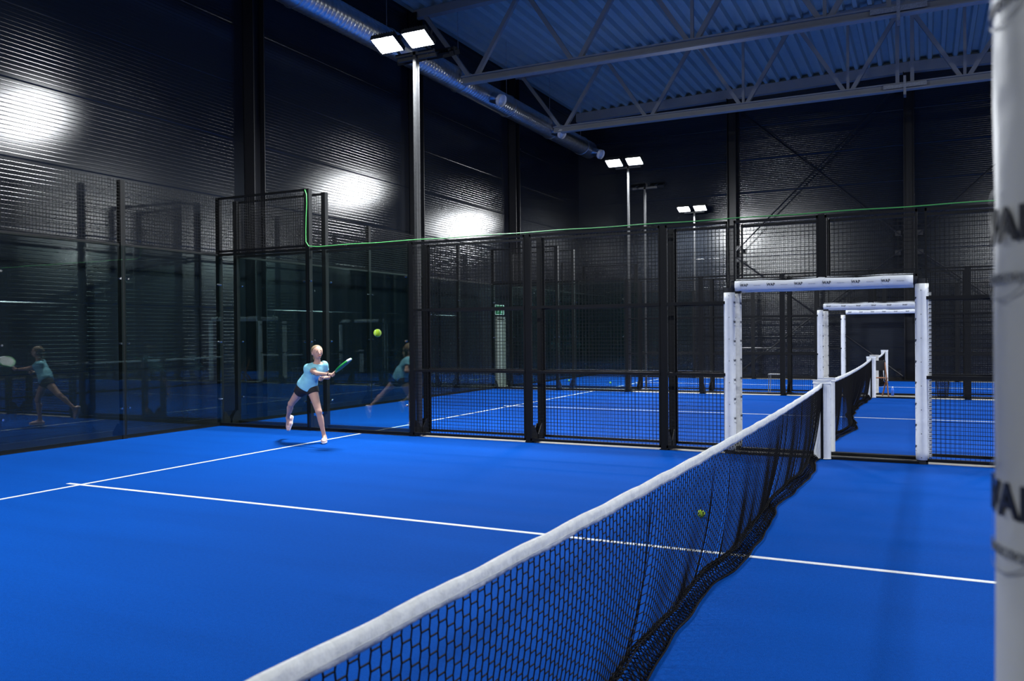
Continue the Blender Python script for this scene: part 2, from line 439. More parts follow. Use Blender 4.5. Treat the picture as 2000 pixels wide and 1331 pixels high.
def side_fence(label, y, out, halves=(-1, 1), door=1.1):
    spans = [(-1.1, 0, 'd'), (0, 1.1, 'd')]; posts = []
    for s in halves:
        for a, b, st in ((-10, -8, 'gt'), (-8, -6, 'g'), (-6, -4, 'm'), (-4, -2, 'm'), (-2, -1.1, 'm')):
            spans.append((a, b, st) if s < 0 else (max(-b, door), -a, st))
        posts += [(s*10, 4), (s*8, 4), (s*6, 3), (s*4, 3), (s*2, 3)]
    t = fence(label, (0, y, 0), 0, spans, posts, out)
    obj('door_header_post', box_mesh('door_header_post', (.08, .08, .82), M['steel']), t, (0, 0, 2.6))
    return t
FL = 'glass and black mesh side fence, '
side_fence(FL+'far side of the court in front, behind the girl', YA1, 1)
side_fence(FL+'near side of the second court, close behind the first', YB0, -1)
side_fence(FL+'far side of the second court', YB1, 1)
side_fence(FL+'near side of the last court', YC0, -1)
side_fence(FL+'far side of the last court by the end wall', YC1, 1)
side_fence(FL+'near side of the front court beside the camera', YA0-.04, -1, door=1.42)
def back_fence(label, x, y0, y1, out_x):
    L = y1-y0; nb = int(round(L/2)); spans = [(i*2, i*2+2, 'gj') for i in range(nb)]; posts = [(i*2, 4) for i in range(1, nb)]
    # local +x runs along world +Y, local +y is world -X
    return fence(label, (x, y0, 0), pi/2, spans, posts, 1 if out_x < 0 else -1)
BL = 'glass back wall with mesh top, '
back_fence(BL+'left end of the court in front', -10, YA0, YA1, -1)
back_fence(BL+'left end of the second court', -10, YB0, YB1, -1)
back_fence(BL+'left end of the last court', -10, YC0, YC1, -1)
back_fence(BL+'right end of the court in front', 10, YA0, YA1, 1)

# ------------------------------------------------------------------ padded door frames
wv, wf = text_mesh('WAP', .043, M['ink'], bold=.0010, sp=1.05)
tv, tf = text_mesh('PROTECTION', .013, M['ink'])
def wrap(v, R, ax_front, off_u, zc, shift=0.0):
    """wrap flat text (x=reading, y=up) round a vertical cylinder of radius R; ax_front = angle of the text centre"""
    o = []
    for x_, y_, z_ in v:
        a = ax_front+(x_+off_u)/R
        o.append(((R+z_)*math.cos(a), (R+z_)*math.sin(a), y_+zc))
    return np.array(o)
def ring_vf(r0, r1, n=28, a0=0, a1=2*pi):
    V = []; F = []
    for i in range(n+1):
        a = a0+(a1-a0)*i/n
        V += [(r0*math.cos(a), r0*math.sin(a), .0008), (r1*math.cos(a), r1*math.sin(a), .0008)]
    for i in range(n): F.append((2*i, 2*i+1, 2*i+3, 2*i+2))
    return np.array(V), F
rv, rf = ring_vf(.050, .052, 30, .55*pi, 1.75*pi)
def pad_post(t, x_, y_, h, front, R=.068, m='vinyl', z0=.05, zoff=0.0):
    prof = []; n = 24; V = []; F = []; seg = int(h/.09)
    rs = rng.normal(0, .0016, (seg+1,))
    for k in range(seg+1):
        z = z0+(h-z0)*k/seg
        for i in range(n):
            a = 2*pi*i/n; c, s_ = math.cos(a), math.sin(a)
            rr = R+.0055+rs[k]*.6*math.cos(a*2+k*.7)
            if k in (0, seg): rr *= .97
            V.append((rr*c, rr*s_, z))
    for k in range(seg):
        for i in range(n): F.append((k*n+i, k*n+(i+1) % n, (k+1)*n+(i+1) % n, (k+1)*n+i))
    F += [tuple(range(n))[::-1], tuple(range(seg*n, seg*n+n))]
    p = MB().add(V, F).build('post_pad', M[m], t, True, (x_, y_, 0))
    MB().tube([(0, 0, h), (0, 0, h+.06)], R*.93, 20).tube([(0, 0, 0), (0, 0, z0)], R*.9, 20).build('post_cap', M['cap'], p, False)
    lg = MB(); lt = MB(); z = z0+.12+zoff
    while z < h-.1:
        lg.add(wrap(wv, R+.0072, front, 0, z+.035), wf); lt.add(wrap(tv, R+.0072, front, 0, z-.012), tf)
        lt.add(wrap(rv, R+.0072, front, 0, z+.02), rf); z += .249
    lg.build('logo_print', M['ink'], p); lt.build('fine_print', M['inkgrey'], p)
    bt = MB()
    for z in np.arange(z0+.03, h, .28):
        for a in (front+1.45, front-1.45): bt.ball(((R+.009)*math.cos(a), (R+.009)*math.sin(a), z), .005, 8, 5)
    bt.build('stud', M['cap'], p)
    return p
def pad_beam(t, x0, x1, y_, z_, fs, R=.068, m='vinyl'):
    n = 22; seg = int((x1-x0)/.1); V = []; F = []
    for k in range(seg+1):
        x = x0+(x1-x0)*k/seg; sag = .006*math.sin(k*.8)+rng.normal(0, .002)
        for i in range(n):
            a = 2*pi*i/n; V.append((x, y_+R*math.cos(a), z_+R*1.1*math.sin(a)+sag*(1 if math.sin(a) > 0 else .2)))
    for k in range(seg):
        for i in range(n): F.append((k*n+i, k*n+(i+1) % n, (k+1)*n+(i+1) % n, (k+1)*n+i))
    F += [tuple(range(n))[::-1], tuple(range(seg*n, seg*n+n))]
    p = MB().add(V, F).build('beam_pad', M[m], t, True)
    for a, b in ((x0-.045, x0), (x1, x1+.045)): MB().tube([(a, y_, z_), (b, y_, z_)], R*.9, 18).build('beam_cap', M['cap'], p)
    lg = MB(); lt = MB(); xs = x0+.12
    def put(v, dx, dz):
        o = []
        for a, b, c in v:
            th = (b+dz)/R; yy = fs*math.cos(th)*(R+.004+c); o.append((xs-fs*a if fs > 0 else xs+a, y_+yy, z_+math.sin(th)*(R+.004+c)*1.1))
        q = np.array(o); q[:, 0] += dx; return q
    while xs < x1-.08:
        lg.add(put(wv, 0, -.005), wf); lt.add(put(rv, -.01*0, -.005), rf); lt.add(put(tv, .16, -.01), tf); xs += .33
    lg.build('logo_print', M['ink'], p); lt.build('fine_print', M['inkgrey'], p)
    st = MB()
    for x in np.arange(x0+.08, x1, .2): st.ball((x, y_, z_+R*1.12), .006, 8, 5)
    st.build('stud', M['cap'], p)
    return p
def door_frame(label, y_, fs, xl=-1.13, xr=1.105, ml='vinyl', left=True, beam=True):
    t = thing('padded_door_frame', label, 'door frame', (0, y_, 0))
    if left: pad_post(t, xl, 0, 2.08, 0.0, m=ml)
    if beam: pad_beam(t, xl+.08, xr-.09, 0, 2.17, fs)
    pad_post(t, xr, 0, 2.12, pi)
    return t
DL = 'white padded door frame printed with logos, '
door_frame(DL+'front one of the pair across the net in front', YA1, -1)
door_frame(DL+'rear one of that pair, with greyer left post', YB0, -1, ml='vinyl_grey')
door_frame(DL+'front one of the smaller pair farther back', YB1, -1)
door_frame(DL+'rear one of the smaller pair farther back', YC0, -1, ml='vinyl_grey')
door_frame(DL+'smallest and farthest by the end wall', YC1, -1, xl=-1.2)
t = thing('padded_door_frame', 'close blurred white padded post at the right edge of the picture', 'door frame', (1.283, -.06, 0))
pad_post(t, 0, 0, 2.42, pi+.33, R=.078, zoff=-.035)
# lacing of light strip down the right front post
m = MB()
for z in np.arange(.1, 2.05, .05): m.box((1.19, YA1+.02, z), (.03, .03, .038))
m2 = thing('lacing_strip', 'row of small white ties beside the right padded post across the net', 'ties', (0, 0, 0))
m.build('tie_row', M['white'], m2); MB().box((1.185, YA1+.02, 1.07), (.012, .012, 2.0)).build('cord', M['cap'], m2)

# ------------------------------------------------------------------ nets
def make_net(y0, y1, label, seed, zc=.88, ze=.93, drift=None):
    r = np.random.default_rng(seed); t = thing('padel_net', label, 'net', (0, (y0+y1)/2, 0))
    L = y1-y0-.16; ym = (y0+y1)/2
    def top(y): return zc+(ze-zc)*(abs(y)/(L/2))**2.2
    ph = r.uniform(0, 2*pi, 8); folds = [(r.uniform(-L/2+.2, L/2-.2), r.uniform(.4, 1)*r.choice([-1, 1]), r.uniform(.02, .05)) for _ in range(10)]
    wavek = drift or (lambda y: 0)
    def disp(y, s, fold=True):     # s: 0 top .. 1 bottom
        a = s**1.3
        d = -.11*s**2+a*(.020*np.sin(y*1.9+ph[0])+.010*np.sin(y*4.7+ph[1])+.004*np.sin(y*13+ph[2]))
        for fy, fa, fw_ in (folds if fold else ()): d = d+a*.020*fa*np.exp(-((y-fy)/fw_)**2)
        return d+s**2*wavek(y)
    cw, chh = .0425, .0235; nx = int(L/cw); H = .90; nr = int(H/chh)
    def P(i, k):        # node on the hexagon grid
        y = -L/2+i*L/nx; jog = .07*cw*(1 if k % 2 else -1)*(1 if i % 2 else -1)
        y = y+jog*.7; s = min(1, k/(nr*.96)); tz = top(y)-.038
        z = tz*(1-s)+.02; dy = .012*math.sin(y*9+s*3+ph[3])*s
        for fy, fa, fw_ in folds:
            e = (y-fy); dy -= .55*e*math.exp(-(e/(fw_*2.0))**2)*min(1, s*1.6)
        x = disp(y+dy, s)
        return (x, y+dy, max(z, .012))
    E = []
    pts = {}
    for i in range(nx+1):
        for k in range(2*nr+1):
            pts[(i, k)] = None
    V = []; F = []; idx = {}
    def strand(a, b, rad=.0029):
        a = np.array(a); b = np.array(b); d = b-a; l = np.linalg.norm(d)
        if l < 1e-5: return
        d /= l; u = np.cross(d, (1., 0, 0)); 
        if np.linalg.norm(u) < 1e-3: u = np.cross(d, (0, 1., 0))
        u /= np.linalg.norm(u); q = np.cross(d, u); n0 = len(V)
        for p in (a, b):
            for an in (0, 2.094, 4.189): V.append(p+rad*(math.cos(an)*u+math.sin(an)*q))
        F.extend([(n0, n0+1, n0+4, n0+3), (n0+1, n0+2, n0+5, n0+4), (n0+2, n0, n0+3, n0+5)])
    for i in range(nx+1):
        for k in range(nr): 
            strand(P(i, k), P(i, k+1))
            if i < nx and (i+k) % 2 == 0: strand(P(i, k), P(i+1, k))
    # knots as the small drop between strands gives the hexagon look
    nb = MB().add(V, F); nb.build('netting', M['net'], t)
    # lower edge of the netting, doubled up and lying on the turf
    V.clear(); F.clear()
    ny = int(L/.021); rows = 8
    def Q(j, c, lay=0):
        y = -L/2+j*L/ny; s = c/(rows-1)
        x0 = disp(y, 1.0, False)-.015; lean = .125+.018*math.sin(y*2.1+ph[4])+.008*math.sin(y*7+ph[5])
        zz = (.055+.03*lay)*math.sin(pi*min(1, s*1.1+.10))*(.75+.25*math.sin(y*4+ph[6]))+.010
        return (x0+lean*s, y+.006*math.sin(j*1.7+c+2*lay), zz+.003*((j+c) % 2))
    for lay in (0, 1):
        for j in range(ny+1):
            for c in range(rows-1):
                if (j+c+lay) % 2 == 0 and j < ny: strand(Q(j, c, lay), Q(j+1, c+1, lay), .0024)
                if (j+c+lay) % 2 and j > 0: strand(Q(j, c, lay), Q(j-1, c+1, lay), .0024)
                if j < ny and c % 2 == lay: strand(Q(j, c, lay), Q(j+1, c, lay), .0022)
    MB().add(V, F).build('trailing_netting', M['net'], t)
    e = MB(); e.tube([Q(j, rows-1) for j in range(0, ny+1, 2)], .005, 6); e.tube([np.array(Q(j, 0))+(0, 0, .02) for j in range(0, ny+1, 4)], .004, 6)
    e.build('lower_cord', M['net'], t, True)
    # top tape: folded band with puckers
    n = int(L/.025); V = []; F = []; prof = [(-.004, -.052), (-.008, -.032), (-.010, -.012), (-.007, .003), (0, .006), (.007, .003), (.010, -.012), (.008, -.032), (.004, -.052)]
    rr = r.normal(0, 1, (n+1, len(prof)))
    rr = (rr+np.roll(rr, 1, 0))/2
    for j in range(n+1):
        y = -L/2+j*L/n; g = (.5+.5*math.sin(j*.62+.5*math.sin(j*.11)))
        for q, (px, pz) in enumerate(prof):
            amp = .0022 if 1 <= q <= 7 else .001
            V.append((px*(1+.28*g*(1 if q in (2, 3, 5, 6) else 0))+amp*rr[j, q]*.8, y, top(y)+pz+amp*rr[j, q]*.6+.002*math.sin(j*.3)))
    m_ = len(prof)
    for j in range(n):
        for q in range(m_): F.append((j*m_+q, j*m_+(q+1) % m_, (j+1)*m_+(q+1) % m_, (j+1)*m_+q))
    F += [tuple(range(m_)), tuple(range(n*m_, n*m_+m_))[::-1]]
    MB().add(V, F).build('top_tape', M['tape'], t, True)
    # seam of the tape
    MB().tube([(.0092, -L/2+j*L/60, top(-L/2+j*L/60)-.034) for j in range(61)], .0012, 4).build('tape_seam', M['inkgrey'], t)
    return t
make_net(YA0-.42, YA1, 'long black net with white top tape across the court in front', 3)
make_net(YB0, YB1, 'black net with white tape on the second court, beyond the first pair of posts', 5, drift=lambda y: .13*math.exp(-((y+1.6)/1.4)**2)-.10*math.exp(-((y-1.2)/1.6)**2))
make_net(YC0, YC1, 'short black net on the last court by the end wall', 9, drift=lambda y: .12*math.sin(y*1.5))
def net_post(y_, side, label, m='vinyl'):
    """side: +1 when the net runs toward -Y from the post"""
    t = thing('net_post', label, 'net post', (0, y_, 0))
    H = .93
    for sx in (-1, 1):
        poly = []; 
        for a in np.linspace(-pi/2, pi/2, 9): poly.append((sx*(.040+.060*math.cos(a)), .055*math.sin(a)))
        poly = poly+[(sx*.018, .055), (sx*.018, -.055)]
        if sx < 0: poly = poly[::-1]
        p = MB().prism([(a, b) for a, b in poly], 2, .01, H).build('pad', M[m], t); bevel(p, .006, 2)
    c = MB(); cp = []
    for a in np.linspace(0, 2*pi, 24, False): cp.append((.105*math.cos(a), .060*math.sin(a)))
    c.prism(cp, 2, H, H+.042); bevel(c.build('top_cap', M[m], t), .012, 3)
    MB().box((0, .03*side, H/2), (.034, .05, H)).build('steel_core', M['cap'], t)
    lg = MB()
    for z in np.arange(.1, .95, .16):
        for i, (v, f) in enumerate(((rv, rf), (wv*.6, wf))):
            q = np.array([(.1005+c_*.5, b_*0+a_*.45*side, b_*.45+z) for a_, b_, c_ in v]); lg.add(q, f)
    lg.build('logo_print', M['ink'], t)
    return t
net_post(YA1-.06, 1, 'white padded net post at the far end of the front net')
net_post(YB0+.06, -1, 'white padded net post just behind the front net\'s far post', 'vinyl')
net_post(YB1-.06, 1, 'white padded net post at the far end of the second net')
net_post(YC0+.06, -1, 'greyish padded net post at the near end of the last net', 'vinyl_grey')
net_post(YC1-.06, 1, 'bright white padded net post farthest away by the end wall')
net_post(YA0-.38, -1, 'white padded net post at the near end of the front net, below the picture')

# ------------------------------------------------------------------ lamp masts
def lamp_head_parts(t, x_, y_, z_, tilt, lit_dir):
    h = MB(); h.box((0, 0, .03), (.42, .34, .05))
    for k in range(9): h.box((-.18+k*.045, 0, .075), (.008, .30, .045))
    h.box((0, .165, -.005), (.42, .012, .03)).box((0, -.165, -.005), (.42, .012, .03)).box((.205, 0, -.005), (.012, .34, .03)).box((-.205, 0, -.005), (.012, .34, .03))
    o = h.build('lamp_head', M['housing'], t, False, (x_, y_, z_)); o.rotation_euler = (tilt, 0, 0)
    MB().box((0, 0, .004), (.38, .30, .006)).build('lamp_lens', M['lens'], o)
    MB().box((-.215, 0, .05), (.01, .05, .12)).box((.215, 0, .05), (.01, .05, .12)).box((0, 0, .11), (.44, .05, .01)).build('bracket', M['housing'], o)
    ld = bpy.data.lights.new('lamp_light', 'AREA'); ld.shape = 'RECTANGLE'; ld.size = .38; ld.size_y = .30
    ld.spread = math.radians(165); ld.energy = LAMP_W; ld.color = LAMP_COL
    lo = bpy.data.objects.new('lamp_light', ld); COL.objects.link(lo); lo.parent = o; lo.location = (0, 0, -.002)
    return o
M['lens'] = emis('lit lamp lens', (.95, .98, 1), 60)
def mast(x_, y_, z_, face, label, r=.025):
    t = thing('light_mast', label, 'lamp post', (x_, y_, 0))
    MB().box((0, 0, z_/2), (r*2, r*2, z_)).build('pole', M['pole'], t)
    MB().box((0, 0, .01), (.22, .22, .02)).build('base_plate', M['galv'], t)
    MB().box((0, 0, z_-.03), (.70, .05, .05)).build('crossarm', M['pole'], t)
    for sx in (-1, 1):
        MB().bar((sx*.28, 0, z_), (sx*.28, .30*face, z_+.12), .04, .02).build('lamp_arm', M['pole'], t)
        lamp_head_parts(t, sx*.28, .34*face, z_+.06, math.radians(24)*face, face)
    return t
gA = (YA1+YB0)/2; gB = (YB1+YC0)/2
mast(-6, gA-.04, 6.0, -1, 'tall steel lamp pole with two bright floodlights, nearest one')
mast(-6.0, gA+.02, 5.95, 1, 'tall dark lamp pole standing right against the nearest one')
mast(6, gA-.04, 6.0, -1, 'tall lamp pole on the right of the courts, front pair, facing the front court')
mast(6.15, gA+.07, 5.95, 1, 'tall lamp pole on the right of the courts, front pair, facing the second court')
mast(-6, YB1+.25, 6.05, -1, 'tall steel lamp pole with two bright floodlights, middle one')
mast(-5.8, YC0-.1, 5.6, 1, 'thin dark lamp pole just right of the middle bright one')
mast(6, YB1+.25, 6.05, -1, 'tall lamp pole on the right behind the second court, facing it')
mast(6.2, YC0-.1, 5.6, 1, 'tall lamp pole on the right facing the last court')
mast(-6, YC1+.25, 5.75, -1, 'tall steel lamp pole with two bright floodlights, farthest one')
mast(6, YC1+.25, 5.75, -1, 'tall lamp pole on the right by the end wall')
mast(-6, YA0-.3, 6.0, 1, 'tall lamp pole on the camera side of the front court, left')
mast(6, YA0-.3, 6.0, 1, 'tall lamp pole on the camera side of the front court, right')

# ------------------------------------------------------------------ green cord along the fence top
P = [(-8.03, YA1-.05, 3.98), (-7.99, YA1-.06, 3.9), (-7.985, YA1-.06, 3.75), (-8.0, YA1-.06, 3.55), (-8.01, YA1-.06, 3.3), (-8.01, YA1-.06, 3.12), (-7.96, YA1-.05, 3.045)]
P += [(x, YA1-.01, 3.034+.004*math.sin(x*5)) for x in np.arange(-7.8, 6, .25)]
c = MB().tube(P, .008, 6).build('green_cord', M['green'], None, True); tag(c, 'thin green cord run along the top of the fence behind the girl', 'cord')

# ------------------------------------------------------------------ door, exit sign, call point on the left wall
struct('door_1', MB().box((HX0+.03, 21.62, 1.0), (.06, .50, 2.0)).box((HX0+.05, 21.34, 1.02), (.08, .06, 2.06)).box((HX0+.05, 21.90, 1.02), (.08, .06, 2.06)).box((HX0+.05, 21.62, 2.06), (.08, .62, .06)), M['door'])
t = thing('exit_sign', 'green and white emergency exit sign above the pale door', 'sign', (HX0+.03, 21.62, 2.30))
MB().box((0, 0, 0), (.05, .56, .30)).build('sign_box', M['exitw'], t)
m = MB().box((.028, -.02, 0), (.004, .52, .26)); m.build('green_panel', M['exitg'], t)
m = MB(); m.box((.032, .12, -.01), (.003, .035, .12)).prism([(.065, -.05), (.175, -.05), (.12, -.11)], 0, .0305, .0335)   # arrow
m.ball((.032, -.10, .075), (.003, .018, .018), 10, 6).bar((.032, -.10, .05), (.032, -.12, -.02), .003, .035, (1, 0, 0)).bar((.032, -.12, -.02), (.032, -.16, -.09), .003, .018, (1, 0, 0)).bar((.032, -.12, -.02), (.032, -.07, -.06), .003, .018, (1, 0, 0)).bar((.032, -.10, .04), (.032, -.05, .02), .003, .014, (1, 0, 0))
m.build('pictogram', M['exitw'], t)
cp = thing('call_point', 'small red fire call point on the left wall beside the pale door', 'alarm', (HX0+.035, 22.75, 1.2))
MB().box((0, 0, 0), (.07, .13, .13)).build('call_box', M['red'], cp); MB().box((.037, 0, 0), (.004, .06, .06)).build('call_plate', M['white'], cp)

# ------------------------------------------------------------------ balls
def tball(loc, label, rot=(0, 0, 0)):
    t = thing('tennis_ball', label, 'ball', loc); t.rotation_euler = rot
    MB().ball((0, 0, 0), .0325, 24, 14).build('felt', M['ball'], t, True)
    pts = []
    for a in np.linspace(0, 2*pi, 49):
        th = pi/2-(pi/2-.44)*math.cos(a)*1.0; ph = a/2+ .28*math.sin(2*a)*0
        x = .75*math.cos(a)+.25*math.cos(3*a); y = .75*math.sin(a)-.25*math.sin(3*a); z = .866*math.sin(2*a)
        v = Vector((x, y, z)).normalized()*.0325; pts.append(v)
    MB().tube(pts, .0013, 4, False).build('seam', M['seam'], t, True); return t
tball((-2.96, 4.81, 1.588), 'yellow ball flying in the air right of the girl', (.5, .3, 0))
tball((-.57, 6.10, .033), 'yellow ball on the turf seen through the front net', (1.2, .4, .2))
tball((-7.6, 23.6, .033), 'small yellow ball on the last court, right one of two far balls', (0, .4, .2))
tball((-9.3, 24.4, .033), 'small yellow ball on the last court, left one of two far balls', (.8, .4, .2))

# ------------------------------------------------------------------ small things between the courts
t = thing('waste_bin', 'dark wire waste bin behind the right padded post', 'bin', (1.5, 21.0, -.01))
m = MB()
for a in np.linspace(0, 2*pi, 28, False): m.tube([(.11*math.cos(a), .11*math.sin(a), 0), (.14*math.cos(a), .14*math.sin(a), .48)], .004, 4)
for z in np.arange(.03, .48, .045):
    rr_ = .11+.03*z/.48; m.tube([(rr_*math.cos(a), rr_*math.sin(a), z) for a in np.linspace(0, 2*pi, 25)], .004, 4, False)
m.build('wire_body', M['steel'], t)
MB().tube([(.142*math.cos(a), .142*math.sin(a), .48) for a in np.linspace(0, 2*pi, 25)], .009, 6, False).build('rim', M['steel'], t)
MB().tube([(0, 0, 0), (0, 0, .01)], .11, 20).build('bin_bottom', M['steel'], t)
t = thing('metal_stool', 'thin metal frame stool between the courts, seen through the mesh', 'stool', (-2.25, 21.0, -.01))
for sx in (-1, 1):
    for sy in (-1, 1): MB().tube([(sx*.17, sy*.15, 0), (sx*.15, sy*.13, .5)], .009, 6).build('leg', M['galv'], t)
bevel(MB().box((0, 0, .505), (.36, .30, .02)).build('seat', M['galv'], t), .005)
t = thing('folding_chair', 'small wooden folding chair half hidden behind the second net\'s far post', 'chair', (.13, 21.0, -.01), .3)
for sx in (-1, 1):
    MB().bar((sx*.17, -.2, 0), (sx*.17, .12, .82), .025, .03).build('leg', M['wood'], t)
    MB().bar((sx*.14, .22, 0), (sx*.14, -.16, .46), .025, .03).build('leg', M['wood'], t)
m = MB()
for k in range(5): m.box((0, -.16+k*.08, .45), (.32, .06, .015))
m.build('seat', M['wood'], t)
bevel(MB().box((0, .115, .74), (.38, .02, .24)).build('backrest', M['cap'], t), .03, 4)
t = thing('water_bottle', 'small blue water bottle standing by the folding chair', 'bottle', (.42, 21.35, -.01))
MB().tube([(0, 0, 0), (0, 0, .15), (0, 0, .19)], [.034, .034, .014], 16).build('bottle_body', M['blue'], t, True)
MB().tube([(0, 0, .19), (0, 0, .22)], .016, 12).build('bottle_cap', M['white'], t, True)

# ------------------------------------------------------------------ the girl: one continuous skin surface from blended tapered limbs
def iso(prims, cuts=(), h=.005, k=.02, pad=.06):
    """prims: (a, b, ra, rb[, k]) tapered capsules, blended; ('e', centre, radii, k) ellipsoids. cuts: (point, normal) keep the side the normal points away from"""
    lo = np.min([np.minimum(np.array(p[0]), np.array(p[1]))-max(p[2], p[3]) for p in prims], 0)-pad
    hi = np.max([np.maximum(np.array(p[0]), np.array(p[1]))+max(p[2], p[3]) for p in prims], 0)+pad
    n = np.ceil((hi-lo)/h).astype(int)+1
    D = np.full(n, 1.0, np.float32)
    ax = [lo[i]+h*np.arange(n[i]) for i in range(3)]
    for p in prims:
        a, b, ra, rb = np.array(p[0], float), np.array(p[1], float), p[2], p[3]; kk = p[4] if len(p) > 4 else k
        sc3 = np.array(p[5], float) if len(p) > 5 else np.ones(3)
        R = max(ra, rb)*max(sc3.max(), 1)+kk+.03
        i0 = np.maximum(((np.minimum(a, b)-R-lo)/h).astype(int), 0); i1 = np.minimum(((np.maximum(a, b)+R-lo)/h).astype(int)+2, n)
        X = np.meshgrid(*[ax[i][i0[i]:i1[i]] for i in range(3)], indexing='ij')
        Q = np.stack(X, -1); d = b-a; L2 = (d/sc3) @ (d/sc3)
        q = (Q-a)/sc3; ds = d/sc3
        t_ = np.clip((q @ ds)/L2, 0, 1) if L2 > 1e-9 else np.zeros(q.shape[:3])
        dist = np.linalg.norm(q-t_[..., None]*ds, axis=-1)-(ra+(rb-ra)*t_)
        dist = dist*sc3.min() if len(p) > 5 else dist
        S = tuple(slice(i0[i], i1[i]) for i in range(3)); c = D[S]
        hh = np.clip(.5+.5*(c-dist)/kk, 0, 1); D[S] = np.where(c > .9, dist, c*(1-hh)+dist*hh-kk*hh*(1-hh))
    for cut in cuts:
        pt, nr = np.array(cut[0], float), np.array(cut[1], float); nr /= np.linalg.norm(nr)
        X = np.stack(np.meshgrid(*ax, indexing='ij'), -1)
        pl = (X-pt) @ nr
        if len(cut) > 2:    # only within a radius of the point
            far = np.linalg.norm(X-pt, axis=-1) > cut[2]; pl = np.where(far, -1, pl)
        D = np.maximum(D, pl)
    ins = D < 0
    # surface nets
    c = np.zeros(np.array(D.shape)-1, int); acc = np.zeros((*c.shape, 3)); cnt = np.zeros(c.shape)
    offs = [(i, j, l) for i in (0, 1) for j in (0, 1) for l in (0, 1)]
    def sub(A, o): return A[o[0]:o[0]+c.shape[0], o[1]:o[1]+c.shape[1], o[2]:o[2]+c.shape[2]]
    for a in offs:
        for x in range(3):
            if a[x] == 0:
                b = list(a); b[x] = 1; A, B = sub(D, a), sub(D, b); cr = (A < 0) != (B < 0)
                if not cr.any(): continue
                I = np.nonzero(cr); tt = A[I]/(A[I]-B[I]); pos = np.tile(np.array(a, float), (len(tt), 1)); pos[:, x] = tt
                acc[I] += pos; cnt[I] += 1
    I = np.nonzero(cnt); idx = -np.ones(c.shape, int); idx[I] = np.arange(len(I[0]))
    V = (np.stack(I, 1)+acc[I]/cnt[I][:, None])*h+lo
    F = []
    for x in range(3):
        y, z = (x+1) % 3, (x+2) % 3
        s0 = [slice(1, None)]*3; s0[x] = slice(0, -1); s0[y] = slice(1, -1); s0[z] = slice(1, -1)
        s1 = list(s0); s1[x] = slice(1, None)
        A, B = ins[tuple(s0)], ins[tuple(s1)]; J = np.nonzero(A != B)
        base = [J[0].copy(), J[1].copy(), J[2].copy()]; base[y] += 1; base[z] += 1
        if x != 0: pass
        for d_ in range(3):
            if d_ not in (x, y, z): pass
        def g(dy, dz):
            q = [base[0].copy(), base[1].copy(), base[2].copy()]; q[y] -= dy; q[z] -= dz; return idx[tuple(q)]
        # slices starting at 1 along x-free axes only
        if s0[x].start == 0: pass
        quad = np.stack([g(0, 0), g(1, 0), g(1, 1), g(0, 1)], 1)
        fl = A[J]; quad[~fl] = quad[~fl][:, ::-1]; F.append(quad)
    F = np.concatenate(F); F = F[(F >= 0).all(1)]
    m_ = MB(); m_.v = [V]; m_.f = [tuple(int(i) for i in q) for q in F]; m_.n = len(V)
    return m_

GIRL = Vector((-6.74, 8.80, 0))
g = thing('person', 'person in light blue t-shirt and black shorts lunging forward with a racket', 'person', tuple(GIRL), YAW)
# joints in local metres: x right, y away, z up
aL, kL, hL = (-.01, .0, .10), (-.075, -.05, .465), (-.190, .05, .785)
hR, kR, aR = (-.345, .07, .79), (-.545, .22, .56), (-.655, .43, .33)
pel = (-.275, .06, .825); wst = (-.235, .045, .92); chs = (-.145, .0, 1.05); nb_ = (-.100, -.02, 1.155); nk = (-.088, -.035, 1.21)
sR, eR, wR = (-.225, -.03, 1.095), (-.055, -.20, 1.025), (.150, -.33, 1.015)
sL, eL, wL = (-.015, .035, 1.135), (.030, .11, .955), (.0, -.07, .955)
hd = np.array((-.086, -.05, 1.318)); fd = np.array((.55, -.82, .10)); fd /= np.linalg.norm(fd)
sd = np.cross(fd, (0, 0, 1)); sd /= np.linalg.norm(sd); hu = np.cross(sd, fd)
def H(s_, f_, u_): return tuple(hd+sd*s_+fd*f_+hu*u_)
racket_o = np.array((.215, -.365, 1.02)); racket_d = np.array((.265, -.17, .217)); racket_d /= np.linalg.norm(racket_d)
torso = [(hL, hR, .078, .078, .05), (pel, wst, .098, .088, .05), ((-.275, .05, .90), (-.185, .04, .90), .072, .072, .04), (wst, chs, .085, .088, .05),
         ((-.195, -.01, 1.03), (-.075, .02, 1.055), .070, .070, .04), (sR, sL, .048, .048, .05), (chs, nb_, .08, .05, .04)]
body = torso+[
    (nb_, nk, .042, .036, .03), (nk, H(0, -.01, -.05), .036, .042, .02),
    (H(0, -.012, .025), H(0, -.005, .03), .078, .078, .02), (H(0, .015, -.03), H(0, .03, -.06), .058, .030, .03), (H(0, .04, .0), H(0, .04, -.04), .045, .035, .03),
    (H(0, .078, .005), H(0, .094, -.020), .008, .010, .012), (H(0, .065, -.048), H(0, .070, -.05), .016, .016, .01),
    (H(.072, -.01, .005), H(.074, -.012, -.02), .011, .008, .006), (H(-.072, -.01, .005), H(-.074, -.012, -.02), .011, .008, .006),
    (hL, kL, .078, .045, .03), (kL, aL, .044, .027, .02), (tuple(np.array(kL)*.72+np.array(aL)*.28+(0, .022, 0)), tuple(np.array(kL)*.5+np.array(aL)*.5+(0, .01, 0)), .040, .030, .03),
    (aL, (.01, -.09, .045), .026, .026, .02),
    (hR, kR, .078, .045, .03), (kR, aR, .044, .027, .02), (tuple(np.array(kR)*.72+np.array(aR)*.28+(-.01, .015, .0)), tuple(np.array(kR)*.5+np.array(aR)*.5), .040, .030, .03),
    (aR, (-.652, .450, .21), .026, .024, .02),
    (sR, eR, .042, .031, .03), (eR, wR, .032, .020, .02), (sL, eL, .040, .030, .03), (eL, wL, .031, .020, .02)]
